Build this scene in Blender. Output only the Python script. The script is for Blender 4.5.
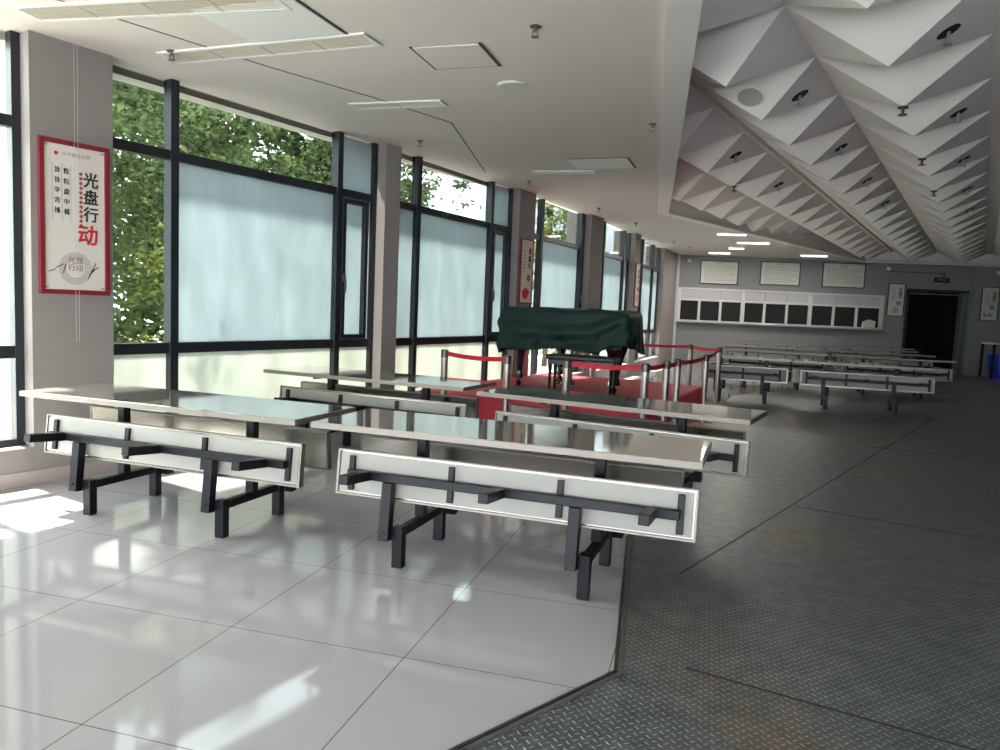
import bpy, bmesh, math, random
from mathutils import Vector, Matrix
random.seed(7)
S = bpy.context.scene
for o in list(bpy.data.objects): bpy.data.objects.remove(o)
COL = S.collection
R = math.radians
# ------------------------------------------------------------------ camera
cam = bpy.data.objects.new('camera', bpy.data.cameras.new('camera')); COL.objects.link(cam)
yaw, pit, rol = -0.26793, 0.090949, 0.042918
cf = Vector((math.sin(yaw)*math.cos(pit), math.cos(yaw)*math.cos(pit), -math.sin(pit)))
cr = Vector((math.cos(yaw), -math.sin(yaw), 0)); cu = cr.cross(cf)
r2 = math.cos(rol)*cr + math.sin(rol)*cu; u2 = -math.sin(rol)*cr + math.cos(rol)*cu
cam.matrix_world = Matrix(((r2.x, u2.x, -cf.x, 0), (r2.y, u2.y, -cf.y, 0), (r2.z, u2.z, -cf.z, 1.42), (0, 0, 0, 1)))
cam.data.sensor_width = 36; cam.data.lens = 748.5/1000*36; cam.data.clip_end = 300; cam.data.clip_start = .05
S.camera = cam
# ------------------------------------------------------------------ sky, sun, exposure
S.view_settings.view_transform = 'Standard'; S.view_settings.look = 'None'
S.view_settings.gamma = 1; S.view_settings.use_curve_mapping = False
S.view_settings.exposure = 1.5
S.cycles.max_bounces = 10; S.cycles.diffuse_bounces = 6; S.cycles.glossy_bounces = 4; S.cycles.transparent_max_bounces = 16
S.cycles.sample_clamp_indirect = 6; S.cycles.use_denoising = True
S.cycles.caustics_reflective = False; S.cycles.caustics_refractive = False
W = bpy.data.worlds.new('sky'); S.world = W; W.use_nodes = True
wn = W.node_tree.nodes; wl = W.node_tree.links; wn.clear()
wo = wn.new('ShaderNodeOutputWorld'); wb = wn.new('ShaderNodeBackground')
wb.inputs['Color'].default_value = (.87, .94, 1, 1); wb.inputs['Strength'].default_value = 5.2
wl.new(wb.outputs[0], wo.inputs[0])
sun = bpy.data.objects.new('sun', bpy.data.lights.new('sun', 'SUN')); COL.objects.link(sun)
sun.data.energy = 18; sun.data.angle = R(1.2); sun.data.color = (1, .95, .86)
sd = Vector((.95, -.30, 0)).normalized()*math.cos(R(60)) + Vector((0, 0, -math.sin(R(60))))
sun.rotation_euler = sd.to_track_quat('-Z', 'Y').to_euler()

# ------------------------------------------------------------------ helpers
def tag(o, label=None, cat=None, group=None, kind=None):
    if label: o['label'] = label
    if cat: o['category'] = cat
    if group: o['group'] = group
    if kind: o['kind'] = kind
    return o
def empty(name, loc=(0, 0, 0), rz=0, parent=None):
    o = bpy.data.objects.new(name, None); COL.objects.link(o); o.empty_display_size = .1
    o.location = loc; o.rotation_euler = (0, 0, rz)
    if parent: o.parent = parent
    return o
def copy_tree(o, parent=None):
    c = o.copy(); COL.objects.link(c)
    if parent: c.parent = parent
    for ch in list(o.children): copy_tree(ch, c)
    return c
class MB:
    def __init__(s): s.bm = bmesh.new()
    def box(s, x0, x1, y0, y1, z0, z1, M=None):
        vs = [s.bm.verts.new((x, y, z)) for x in (x0, x1) for y in (y0, y1) for z in (z0, z1)]
        for f in ((0, 1, 3, 2), (4, 6, 7, 5), (0, 4, 5, 1), (2, 3, 7, 6), (0, 2, 6, 4), (1, 5, 7, 3)):
            s.bm.faces.new([vs[i] for i in f])
        if M is not None:
            for v in vs: v.co = M @ v.co
        return s
    def ring(s, pts):
        return [s.bm.verts.new(p) for p in pts]
    def prism(s, poly, z0, z1, M=None):
        a = s.ring([(x, y, z0) for x, y in poly]); b = s.ring([(x, y, z1) for x, y in poly]); n = len(poly)
        s.bm.faces.new(a[::-1]); s.bm.faces.new(b)
        for i in range(n): s.bm.faces.new((a[i], a[(i+1) % n], b[(i+1) % n], b[i]))
        if M is not None:
            for v in a+b: v.co = M @ v.co
        return s
    def lathe(s, prof, n=24, M=None):
        rings = []
        for r, z in prof:
            rings.append(s.ring([(r*math.cos(2*math.pi*k/n), r*math.sin(2*math.pi*k/n), z) for k in range(n)]))
        for a, b in zip(rings, rings[1:]):
            for k in range(n): s.bm.faces.new((a[k], a[(k+1) % n], b[(k+1) % n], b[k]))
        s.bm.faces.new(rings[0][::-1]); s.bm.faces.new(rings[-1])
        if M is not None:
            for rg in rings:
                for v in rg: v.co = M @ v.co
        return s
    def tube(s, pts, r, n=8):
        pts = [Vector(p) for p in pts]; rings = []
        for i, p in enumerate(pts):
            d = (pts[min(i+1, len(pts)-1)] - pts[max(i-1, 0)]).normalized()
            a = d.cross(Vector((0, 0, 1)) if abs(d.z) < .9 else Vector((1, 0, 0))).normalized(); b = d.cross(a)
            rings.append(s.ring([p + r*(math.cos(2*math.pi*k/n)*a + math.sin(2*math.pi*k/n)*b) for k in range(n)]))
        for a, b in zip(rings, rings[1:]):
            for k in range(n): s.bm.faces.new((a[k], a[(k+1) % n], b[(k+1) % n], b[k]))
        s.bm.faces.new(rings[0][::-1]); s.bm.faces.new(rings[-1]); return s
    def build(s, name, mat, parent=None, bevel=0, smooth=False, loc=None, rz=None, seg=2):
        bmesh.ops.recalc_face_normals(s.bm, faces=s.bm.faces)
        me = bpy.data.meshes.new(name); s.bm.to_mesh(me); s.bm.free()
        if smooth:
            for p in me.polygons: p.use_smooth = True
        o = bpy.data.objects.new(name, me); COL.objects.link(o)
        if mat: me.materials.append(mat)
        if parent: o.parent = parent
        if loc: o.location = loc
        if rz is not None: o.rotation_euler = (0, 0, rz)
        if bevel:
            m = o.modifiers.new('bevel', 'BEVEL'); m.width = bevel; m.segments = seg; m.limit_method = 'ANGLE'
        return o
def text(body, size, mat, parent, x, z, y=-.02, name='lettering', align='CENTER', bold=0, extrude=.0015, sx=1):
    c = bpy.data.curves.new(name, 'FONT'); c.body = body; c.size = size; c.align_x = align; c.align_y = 'CENTER'
    c.extrude = extrude; c.bevel_depth = bold; c.bevel_resolution = 0
    t = bpy.data.objects.new(name, c); COL.objects.link(t)
    bpy.context.view_layer.update()
    me = bpy.data.meshes.new_from_object(t.evaluated_get(bpy.context.evaluated_depsgraph_get()))
    bpy.data.objects.remove(t); me.materials.clear(); me.materials.append(mat)
    o = bpy.data.objects.new(name, me); COL.objects.link(o); o.parent = parent
    o.location = (x, y, z); o.rotation_euler = (R(90), 0, 0); o.scale = (sx, 1, 1)
    return o
# ------------------------------------------------------------------ materials
def mat(name, col, rough=.5, metal=0, spec=.5, noise=0, nscale=8, bump=0, bscale=60, coat=0):
    m = bpy.data.materials.new(name); m.use_nodes = True; nt = m.node_tree; b = nt.nodes['Principled BSDF']
    b.inputs['Base Color'].default_value = (*col, 1); b.inputs['Roughness'].default_value = rough
    b.inputs['Metallic'].default_value = metal; b.inputs['Specular IOR Level'].default_value = spec
    b.inputs['Coat Weight'].default_value = coat
    tc = nt.nodes.new('ShaderNodeTexCoord')
    if noise:
        n = nt.nodes.new('ShaderNodeTexNoise'); n.inputs['Scale'].default_value = nscale; n.inputs['Detail'].default_value = 5
        nt.links.new(tc.outputs['Object'], n.inputs['Vector'])
        mx = nt.nodes.new('ShaderNodeMix'); mx.data_type = 'RGBA'
        mx.inputs[6].default_value = (*[max(0, c*(1-noise)) for c in col], 1); mx.inputs[7].default_value = (*[min(1, c*(1+noise)) for c in col], 1)
        nt.links.new(n.outputs['Fac'], mx.inputs[0]); nt.links.new(mx.outputs[2], b.inputs['Base Color'])
    if bump:
        n = nt.nodes.new('ShaderNodeTexNoise'); n.inputs['Scale'].default_value = bscale
        nt.links.new(tc.outputs['Object'], n.inputs['Vector'])
        bp = nt.nodes.new('ShaderNodeBump'); bp.inputs['Strength'].default_value = bump; bp.inputs['Distance'].default_value = .01
        nt.links.new(n.outputs['Fac'], bp.inputs['Height']); nt.links.new(bp.outputs[0], b.inputs['Normal'])
    return m
def emis(name, col, st):
    m = bpy.data.materials.new(name); m.use_nodes = True; b = m.node_tree.nodes['Principled BSDF']
    b.inputs['Base Color'].default_value = (*col, 1); b.inputs['Emission Color'].default_value = (*col, 1); b.inputs['Emission Strength'].default_value = st
    return m
def glass(name, refl=.06, tint=(.95, .98, .97)):
    m = bpy.data.materials.new(name); m.use_nodes = True; nt = m.node_tree; nt.nodes.clear()
    o = nt.nodes.new('ShaderNodeOutputMaterial'); t = nt.nodes.new('ShaderNodeBsdfTransparent'); t.inputs[0].default_value = (*tint, 1)
    g = nt.nodes.new('ShaderNodeBsdfGlossy'); g.inputs['Roughness'].default_value = .03
    x = nt.nodes.new('ShaderNodeMixShader'); fr = nt.nodes.new('ShaderNodeLayerWeight'); fr.inputs['Blend'].default_value = .5
    pw = nt.nodes.new('ShaderNodeMath'); pw.operation = 'POWER'; pw.inputs[1].default_value = 4; nt.links.new(fr.outputs['Facing'], pw.inputs[0])
    mu = nt.nodes.new('ShaderNodeMath'); mu.operation = 'MULTIPLY_ADD'; mu.inputs[1].default_value = .45; mu.inputs[2].default_value = .02; nt.links.new(pw.outputs[0], mu.inputs[0])
    nt.links.new(mu.outputs[0], x.inputs[0]); nt.links.new(t.outputs[0], x.inputs[1]); nt.links.new(g.outputs[0], x.inputs[2])
    nt.links.new(x.outputs[0], o.inputs[0]); return m
def frosted(name, col, trans):
    """window film: scatters daylight through, with a cloudy streaked look"""
    m = bpy.data.materials.new(name); m.use_nodes = True; nt = m.node_tree; nt.nodes.clear()
    o = nt.nodes.new('ShaderNodeOutputMaterial'); t = nt.nodes.new('ShaderNodeBsdfTranslucent')
    d = nt.nodes.new('ShaderNodeBsdfDiffuse'); d.inputs[0].default_value = (.55, .6, .62, 1)
    g = nt.nodes.new('ShaderNodeBsdfGlossy'); g.inputs['Roughness'].default_value = .1
    tc = nt.nodes.new('ShaderNodeTexCoord'); mp = nt.nodes.new('ShaderNodeMapping'); mp.inputs['Scale'].default_value = (2.2, 2.2, .7)
    n = nt.nodes.new('ShaderNodeTexNoise'); n.inputs['Scale'].default_value = 2.0; n.inputs['Detail'].default_value = 8; n.inputs['Roughness'].default_value = .65
    nt.links.new(tc.outputs['Object'], mp.inputs[0]); nt.links.new(mp.outputs[0], n.inputs['Vector'])
    cr_ = nt.nodes.new('ShaderNodeMapRange'); cr_.inputs[1].default_value = .3; cr_.inputs[2].default_value = .7; cr_.inputs[3].default_value = .80; cr_.inputs[4].default_value = 1.06
    nt.links.new(n.outputs['Fac'], cr_.inputs[0])
    vm = nt.nodes.new('ShaderNodeVectorMath'); vm.operation = 'SCALE'; vm.inputs[0].default_value = col; nt.links.new(cr_.outputs[0], vm.inputs['Scale'])
    nt.links.new(vm.outputs[0], t.inputs[0])
    a = nt.nodes.new('ShaderNodeMixShader'); a.inputs[0].default_value = trans
    nt.links.new(d.outputs[0], a.inputs[1]); nt.links.new(t.outputs[0], a.inputs[2])
    b = nt.nodes.new('ShaderNodeMixShader'); b.inputs[0].default_value = .05
    nt.links.new(a.outputs[0], b.inputs[1]); nt.links.new(g.outputs[0], b.inputs[2]); nt.links.new(b.outputs[0], o.inputs[0])
    return m
def tile_mat():
    m = mat('porcelain tile', (.60, .585, .57), .07, 0, .55); nt = m.node_tree; b = nt.nodes['Principled BSDF']
    tc = nt.nodes.new('ShaderNodeTexCoord'); mp = nt.nodes.new('ShaderNodeMapping'); mp.inputs['Location'].default_value = (1.09+8, -2.70+8.8, 0)
    nt.links.new(tc.outputs['Object'], mp.inputs[0])
    br = nt.nodes.new('ShaderNodeTexBrick'); br.offset = 0; br.inputs['Scale'].default_value = 1
    br.inputs['Brick Width'].default_value = .8; br.inputs['Row Height'].default_value = .8; br.inputs['Mortar Size'].default_value = .0022
    br.inputs['Mortar Smooth'].default_value = 0
    br.inputs['Color1'].default_value = (.44, .425, .435, 1); br.inputs['Color2'].default_value = (.425, .41, .42, 1); br.inputs['Mortar'].default_value = (.16, .12, .10, 1)
    nt.links.new(mp.outputs[0], br.inputs['Vector']); nt.links.new(br.outputs['Color'], b.inputs['Base Color'])
    n = nt.nodes.new('ShaderNodeTexNoise'); n.inputs['Scale'].default_value = 3; nt.links.new(tc.outputs['Object'], n.inputs['Vector'])
    mr = nt.nodes.new('ShaderNodeMapRange'); mr.inputs[3].default_value = .03; mr.inputs[4].default_value = .08; nt.links.new(n.outputs['Fac'], mr.inputs[0])
    nt.links.new(mr.outputs[0], b.inputs['Roughness'])
    return m
def steel_floor_mat():
    m = mat('chequer plate', (.1, .11, .12),   .36, .5, .5); nt = m.node_tree; b = nt.nodes['Principled BSDF']; N = nt.nodes.new; L = nt.links.new
    tc = N('ShaderNodeTexCoord')
    def lozenge(rot, off):
        mp = N('ShaderNodeMapping'); mp.inputs['Rotation'].default_value = (0, 0, R(45)); mp.inputs['Scale'].default_value = (34, 34, 34); mp.inputs['Location'].default_value = (off, 0, 0)
        L(tc.outputs['Object'], mp.inputs[0])
        fr = N('ShaderNodeVectorMath'); fr.operation = 'FRACTION'; L(mp.outputs[0], fr.inputs[0])
        ch = N('ShaderNodeTexChecker'); ch.inputs['Scale'].default_value = 1; L(mp.outputs[0], ch.inputs['Vector'])
        sx = N('ShaderNodeSeparateXYZ'); L(fr.outputs[0], sx.inputs[0])
        def ell(sa, sb):
            p = []
            for out, sc_ in ((sx.outputs[0], sa), (sx.outputs[1], sb)):
                s1 = N('ShaderNodeMath'); s1.operation = 'SUBTRACT'; s1.inputs[1].default_value = .5; L(out, s1.inputs[0])
                s2 = N('ShaderNodeMath'); s2.operation = 'MULTIPLY'; s2.inputs[1].default_value = sc_; L(s1.outputs[0], s2.inputs[0])
                s3 = N('ShaderNodeMath'); s3.operation = 'POWER'; s3.inputs[1].default_value = 2; L(s2.outputs[0], s3.inputs[0]); p.append(s3)
            a = N('ShaderNodeMath'); a.operation = 'ADD'; L(p[0].outputs[0], a.inputs[0]); L(p[1].outputs[0], a.inputs[1])
            c = N('ShaderNodeMath'); c.operation = 'SUBTRACT'; c.inputs[0].default_value = 1; c.use_clamp = True; L(a.outputs[0], c.inputs[1]); return c
        e1, e2 = ell(2.1, 6.5), ell(6.5, 2.1)
        mx = N('ShaderNodeMix'); L(ch.outputs['Fac'], mx.inputs[0]); L(e1.outputs[0], mx.inputs[2]); L(e2.outputs[0], mx.inputs[3])
        return mx.outputs[0]
    h = lozenge(0, 0)
    # worn brown stains over dark blue-grey steel
    n = N('ShaderNodeTexNoise'); n.inputs['Scale'].default_value = .55; n.inputs['Detail'].default_value = 7; n.inputs['Roughness'].default_value = .62
    L(tc.outputs['Object'], n.inputs['Vector'])
    mr = N('ShaderNodeValToRGB'); mr.color_ramp.elements[0].position = .50; mr.color_ramp.elements[0].color = (.19, .21, .225, 1)
    mr.color_ramp.elements[1].position = .66; mr.color_ramp.elements[1].color = (.27, .215, .145, 1); L(n.outputs['Fac'], mr.inputs[0])
    n2 = N('ShaderNodeTexNoise'); n2.inputs['Scale'].default_value = 9; n2.inputs['Detail'].default_value = 6; L(tc.outputs['Object'], n2.inputs['Vector'])
    mr2 = N('ShaderNodeMapRange'); mr2.inputs[1].default_value = .3; mr2.inputs[2].default_value = .7; mr2.inputs[3].default_value = .72; mr2.inputs[4].default_value = 1.2; L(n2.outputs['Fac'], mr2.inputs[0])
    vs = N('ShaderNodeVectorMath'); vs.operation = 'SCALE'; L(mr.outputs[0], vs.inputs[0]); L(mr2.outputs[0], vs.inputs['Scale'])
    hb = N('ShaderNodeMapRange'); hb.inputs[3].default_value = .75; hb.inputs[4].default_value = 1.9; L(h, hb.inputs[0])
    vs2 = N('ShaderNodeVectorMath'); vs2.operation = 'SCALE'; L(vs.outputs[0], vs2.inputs[0]); L(hb.outputs[0], vs2.inputs['Scale'])
    L(vs2.outputs[0], b.inputs['Base Color'])
    bp = N('ShaderNodeBump'); bp.inputs['Strength'].default_value = .8; bp.inputs['Distance'].default_value = .006; L(h, bp.inputs['Height']); L(bp.outputs[0], b.inputs['Normal'])
    return m
M = {}
M['tile'] = tile_mat(); M['plate'] = steel_floor_mat()
M['wall'] = mat('grey painted wall', (.27, .24, .23), .75, noise=.05, nscale=3, bump=.08)
M['backwall'] = mat('blue grey painted wall', (.27, .275, .285), .7, noise=.06, nscale=2, bump=.05)
M['ceil'] = mat('ceiling paint', (.66, .60, .55), .85, noise=.02, nscale=2)
M['pyr'] = mat('coffer paint', (.84, .79, .76), .8, noise=.02, nscale=1)
M['trimp'] = mat('white trim paint', (.78, .74, .72), .6)
M['frame'] = mat('dark window metal', (.018, .022, .028), .35, .1)
M['white'] = mat('white paint', (.72, .71, .69), .5)
M['glass'] = glass('clear glass', tint=(.55, .58, .57)); M['glasslow'] = glass('clean glass', tint=(.9, .93, .9)); M['frost'] = frosted('frosted film', (.34, .395, .405), .62); M['frostlow'] = frosted('pale film', (.47, .495, .45), .62)
M['black'] = mat('black painted steel', (.006, .006, .009), .4, 0, .25)
M['top'] = mat('polished table top', (.82, .77, .70), .055, .8, .6, noise=.04, nscale=3)
M['rim'] = mat('steel rim', (.23, .205, .18), .4, .6, noise=.06, nscale=10)
M['seat'] = mat('brushed seat steel', (.42, .39, .35), .25, .9, noise=.08, nscale=4)
M['under'] = mat('white board underside', (.35, .34, .305), .55, noise=.05, nscale=6)
M['red'] = mat('red carpet', (.82, .07, .10), .6, noise=.08, nscale=40, bump=.3, bscale=300)
M['belt'] = mat('red belt', (.60, .01, .03), .6)
M['chrome'] = mat('brushed stanchion steel', (.40, .35, .32), .32, .85)
M['cloth'] = mat('dark green velvet', (.0012, .022, .018), .55, noise=.3, nscale=6, bump=.2, bscale=80); M['cloth'].node_tree.nodes['Principled BSDF'].inputs['Sheen Weight'].default_value = .03; M['cloth'].node_tree.nodes['Principled BSDF'].inputs['Specular IOR Level'].default_value = .3
M['piano'] = mat('black lacquer', (.008, .008, .009), .2)
M['leather'] = mat('black leather', (.02, .018, .018), .4, bump=.2)
M['paper'] = mat('poster paper', (.74, .69, .62), .5)
M['paperw'] = mat('board paper', (.66, .66, .60), .5, noise=.03)
M['maroon'] = mat('maroon border', (.22, .014, .025), .45)
M['ink'] = mat('black ink', (.02, .02, .02), .6); M['redink'] = mat('red ink', (.55, .02, .03), .6); M['greyink'] = mat('grey ink', (.33, .32, .31), .6)
M['pinkink'] = mat('pale ink', (.50, .43, .42), .6)
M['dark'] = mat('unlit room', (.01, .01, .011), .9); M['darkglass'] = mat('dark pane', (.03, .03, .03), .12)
M['slat'] = mat('vent metal', (.52, .47, .38), .5); M['hole'] = mat('vent dark', (.06, .055, .05), .8)
M['jamb'] = mat('green grey door metal', (.12, .17, .155), .35, .3)
M['blue'] = mat('blue plastic', (.01, .05, .55), .3)
M['tube'] = emis('tube light', (1, .97, .88), 1.2)
M['exitg'] = mat('exit plate', (.008, .012, .010), .4)
M['bark'] = mat('bark', (.10, .07, .045), .9, noise=.3)
M['ground'] = mat('paving', (.45, .45, .42), .9, noise=.1)
M['bldg'] = mat('pale plaster', (.62, .66, .72), .9, noise=.04)
def leafmat(name, c):
    m = bpy.data.materials.new(name); m.use_nodes = True; nt = m.node_tree; nt.nodes.clear()
    o = nt.nodes.new('ShaderNodeOutputMaterial'); d = nt.nodes.new('ShaderNodeBsdfDiffuse'); t = nt.nodes.new('ShaderNodeBsdfTranslucent')
    n = nt.nodes.new('ShaderNodeTexNoise'); n.inputs['Scale'].default_value = 3; tc = nt.nodes.new('ShaderNodeTexCoord'); nt.links.new(tc.outputs['Object'], n.inputs['Vector'])
    r = nt.nodes.new('ShaderNodeValToRGB'); r.color_ramp.elements[0].position = .35; r.color_ramp.elements[1].position = .65
    r.color_ramp.elements[0].color = (*[x*.6 for x in c], 1); r.color_ramp.elements[1].color = (*[min(1, x*1.3) for x in c], 1)
    nt.links.new(n.outputs['Fac'], r.inputs[0]); nt.links.new(r.outputs[0], d.inputs[0]); nt.links.new(r.outputs[0], t.inputs[0])
    x = nt.nodes.new('ShaderNodeMixShader'); x.inputs[0].default_value = .4
    nt.links.new(d.outputs[0], x.inputs[1]); nt.links.new(t.outputs[0], x.inputs[2]); nt.links.new(x.outputs[0], o.inputs[0]); return m
M['leaf'] = leafmat('leaf', (.125, .165, .07)); M['leafy'] = leafmat('yellow leaf', (.27, .30, .09))

# ------------------------------------------------------------------ setting
H = 3.17
def rot2(v, a): return (v[0]*math.cos(a)-v[1]*math.sin(a), v[0]*math.sin(a)+v[1]*math.cos(a))
# faces of the window-side pillars, walked from behind the camera to the far corner
dirP = Vector((.18, .56)).normalized()
F = [Vector((-4.62, 4.24)) - dirP*9.2, Vector((-4.62, 4.24)) - dirP*8.6, Vector((-4.62, 4.24)) - dirP*5.1, Vector((-4.62, 4.24)) - dirP*3.4,
     Vector((-4.62, 4.24)), Vector((-4.44, 4.80)), Vector((-3.56, 7.82)), Vector((-3.47, 8.03)), Vector((-2.8, 10.91)), Vector((-2.68, 11.43)),
     Vector((-2.18, 13.83)), Vector((-2.03, 14.4)), Vector((-1.68, 17.0)), Vector((-1.60, 17.5)), Vector((-1.25, 20.7)), Vector((-.95, 22.8))]
pillars = [(0, 1), (2, 3), (4, 5), (6, 7), (8, 9), (10, 11), (12, 13), (14, 15)]
bays = [(1, 2), (3, 4), (5, 6), (7, 8), (9, 10), (11, 12), (13, 14)]
RC = .12
for i, j in pillars:
    a, b = F[i], F[j]; e = (b-a).normalized(); n = Vector((-e.y, e.x))
    mb = MB(); mb.prism([a, b, b+n*.5, a+n*.5], 0, H+.05)
    tag(mb.build('wall_left', M['wall']), kind='structure')
# low wall under the windows
for i, j in bays:
    a, b = F[i], F[j]; e = (b-a).normalized(); n = Vector((-e.y, e.x))
    mb = MB(); mb.prism([a, b, b+n*.4, a+n*.4], 0, .27)
    tag(mb.build('wall_left', M['wall'], bevel=.004), kind='structure')
mb = MB()
for i in range(4, 7):
    a, b = F[i], F[i+1]; e = (b-a).normalized(); n = Vector((-e.y, e.x))
    mb.prism([a-n*.012, b-n*.012, b+n*.01, a+n*.01], 0, .10)
a, b = F[3], F[4]; e = (b-a).normalized(); n = Vector((-e.y, e.x)); mb.prism([a-n*.012, b-n*.012, b+n*.01, a+n*.01], 0, .10)
tag(mb.build('baseboard_left', mat('skirting', (.42, .36, .33), .5)), kind='structure')

def window(k, A, B, mull, clear_mid, casement):
    """one bay: local x along the wall, -y faces the room"""
    e = (B-A).normalized(); n = Vector((-e.y, e.x)); o = A + n*RC; L = (B-A).length
    w = tag(empty('window_%d' % k, (o.x, o.y, 0), math.atan2(e.y, e.x)), kind='structure')
    t = .035; y0, y1 = 0, .08
    xs = [0] + mull + [L]; zs = [.27, .95, 2.56, H]
    fr = MB()
    fr.box(0, .06, y0, y1, .27, H); fr.box(L-.06, L, y0, y1, .27, H)
    for u in mull: fr.box(u-.038, u+.038, y0-.02, y1, .27, H)
    for z, hh in ((.29, .03), (.95, .045), (2.56, .04)): fr.box(.05, L-.05, y0+.003, y1-.003, z-hh, z+hh)
    fr.build('window_frame', M['frame'], w, bevel=.003)
    for zi in range(3):
        for xi in range(len(xs)-1):
            x0, x1 = xs[xi], xs[xi+1]; z0, z1 = zs[zi], zs[zi+1]
            if zi == 2: kind = 'glass' if not (casement and xi == 2 and k <= 4) else 'frost'
            elif zi == 1: kind = 'glass' if (xi == 0 and clear_mid) else 'frost'
            else: kind = 'frostlow' if k < 5 else 'glasslow'
            if k <= 2: kind = 'glasslow'  # first bays, mostly unseen, made all clear to bring in more daylight
            MB().box(x0+.03, x1-.03, .045, .052, z0+.02, z1-.02).build('clear_pane' if kind.startswith('glass') else 'frosted_pane', M[kind], w)
    if casement:
        x0, x1 = mull[1]+.045, L-.16; c = MB()
        for q in ((x0, x0+.05, 1.0, 2.5), (x1-.05, x1, 1.0, 2.5), (x0+.048, x1-.048, 1.0, 1.05), (x0+.048, x1-.048, 2.45, 2.5)):
            c.box(q[0], q[1], -.03, .03, q[2], q[3])
        s = c.build('casement', M['frame'], w, bevel=.004)
        hd = MB(); hd.box(x0+.01, x0+.035, -.05, -.03, 1.62, 1.70); hd.box(x0+.012, x0+.033, -.065, -.05, 1.5, 1.64)
        hd.build('window_handle', mat('handle metal', (.25, .25, .25), .3, .8), s)
    return w
for k, (i, j) in enumerate(bays):
    A, B = F[i], F[j]; L = (B-A).length
    if k == 1: mull, cm = [.6, L-.6], False
    elif k == 0: mull, cm = [.6, 2.5], True
    elif k == 2: mull, cm = [.60, 2.545], True
    elif k == 3: mull, cm = [.53, 2.33], False
    elif k == 4: mull, cm = [.53, 2.26], True
    elif k == 5: mull, cm = [.5, 2.12], False
    else: mull, cm = [.87, 2.28], False
    window(k+1, A, B, mull, cm, k in (2, 3, 4))
# floors
zone = [(-.68, 2.18), (-.26, 2.87), (-.40, 4.67), (.0, 9.0), (.49, 14.09), (1.9, 16.63), (2.6, 23.6)]
tag(MB().prism([(-8, -6), (12, -6), (12, 28), (-.9, 28), (-.95, 22.8)] + [tuple(F[i] + Vector((-.3, .05))) for i in (14, 12, 10, 8, 6, 4, 2, 0)], -.2, 0).build('floor', M['tile']), kind='structure')
plate = MB().prism([(-2.6, -6), (11.5, -6), (11.5, 26.4), (2.6, 24.2)] + zone[::-1][1:] + [(-1.9, .1), (-2.6, -.8)], -.1, .006).build('floor', M['plate'])
tag(plate, kind='structure')
# dark double strip where tile meets plate
edge = [(-2.6, -.8), (-1.9, .1)] + zone[:6]
def strip(pts, w, z0, z1, name, m, off=0):
    mb = MB()
    for a, b in zip(pts, pts[1:]):
        a, b = Vector(a), Vector(b); d = (b-a).normalized(); n = Vector((d.y, -d.x))
        a2, b2 = a-d*w*.3, b+d*w*.3
        mb.prism([a2+n*off, b2+n*off, b2+n*(off+w), a2+n*(off+w)], z0, z1)
    return tag(mb.build(name, m), kind='structure')
strip(edge, .014, 0, .010, 'trim_1', mat('dark strip', (.03, .028, .027), .4), -.012)
strip(edge, .016, .004, .012, 'trim_2', mat('grey strip', (.10, .095, .09), .4), .012)
# welded seams in the plate floor
sm = MB()
def seam(a, b, w=.006, z=.0085):
    a, b = Vector(a), Vector(b); d = (b-a).normalized(); n = Vector((d.y, -d.x))
    sm.prism([a-n*w, b-n*w, b+n*w, a+n*w], .004, z)
seam((-.06, 4.12), (3.4, 12.7)); seam((.0, 3.0), (4.5, 1.8)); seam((.72, 5.99), (6.5, 4.2)); seam((3.9, -3), (8.6, 9.5)); seam((1.9, 9.3), (9.5, 7.3))
tag(sm.build('trim_3', mat('seam', (.035, .032, .03), .5, .4)), kind='structure')
# flat ceiling and coffer outline
inner = [Vector((.445, -4)), Vector((-.78, 13.4)), Vector((4.25, 23.65)), Vector((7.9, 24.4)), Vector((11, 25.05))]
outw = []
for i in range(len(F)):
    e = (F[min(i+1, 15)]-F[max(i-1, 0)]).normalized(); outw.append(F[i] + Vector((-e.y, e.x))*.205)
cb = bmesh.new()
def cface(pts, bm=cb, z=H): 
    f = bm.faces.new([bm.verts.new((p[0], p[1], z)) for p in pts]); return f
oi = outw
cface([(-8.2, -4), oi[0], oi[8], inner[1], inner[0]][1:])
cface([oi[0], oi[1], oi[2], oi[3], oi[4], oi[5], oi[6], oi[7], oi[8]])
cface([oi[8], oi[9], oi[10], oi[11], oi[12], inner[1]])
cface([oi[12], oi[13], oi[14], oi[15], (-1.2, 24), inner[1]])
cface([inner[1], (-1.2, 24), (-1.2, 26), (4.25, 26), inner[2]]); cface([inner[2], (4.25, 26), (7.9, 26.5), inner[3]]); cface([inner[3], (7.9, 26.5), (11.5, 27), inner[4]])
cface([(-8, -4.3), (11.5, -4.3), (11.5, -3.99), (-8, -3.99)])
me = bpy.data.meshes.new('ceiling'); cb.to_mesh(me); cb.free(); me.materials.append(M['ceil'])
co = bpy.data.objects.new('ceiling', me); COL.objects.link(co); tag(co, kind='structure')
so = co.modifiers.new('t', 'SOLIDIFY'); so.thickness = .06; so.offset = -1 if me.polygons[0].normal.z < 0 else 1
# roof overhang outside the glass
mb = MB()
for i in range(15):
    a, b = outw[i], outw[i+1]; e = (F[i+1]-F[i]).normalized(); n = Vector((-e.y, e.x))
    mb.prism([a, b, b+n*.03, a+n*.03], H+.06, 4.9); mb.prism([a, b, b+n*1.5, a+n*1.5], 4.85, 5.0)
tag(mb.build('trim_4', M['white']), kind='structure')
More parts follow.
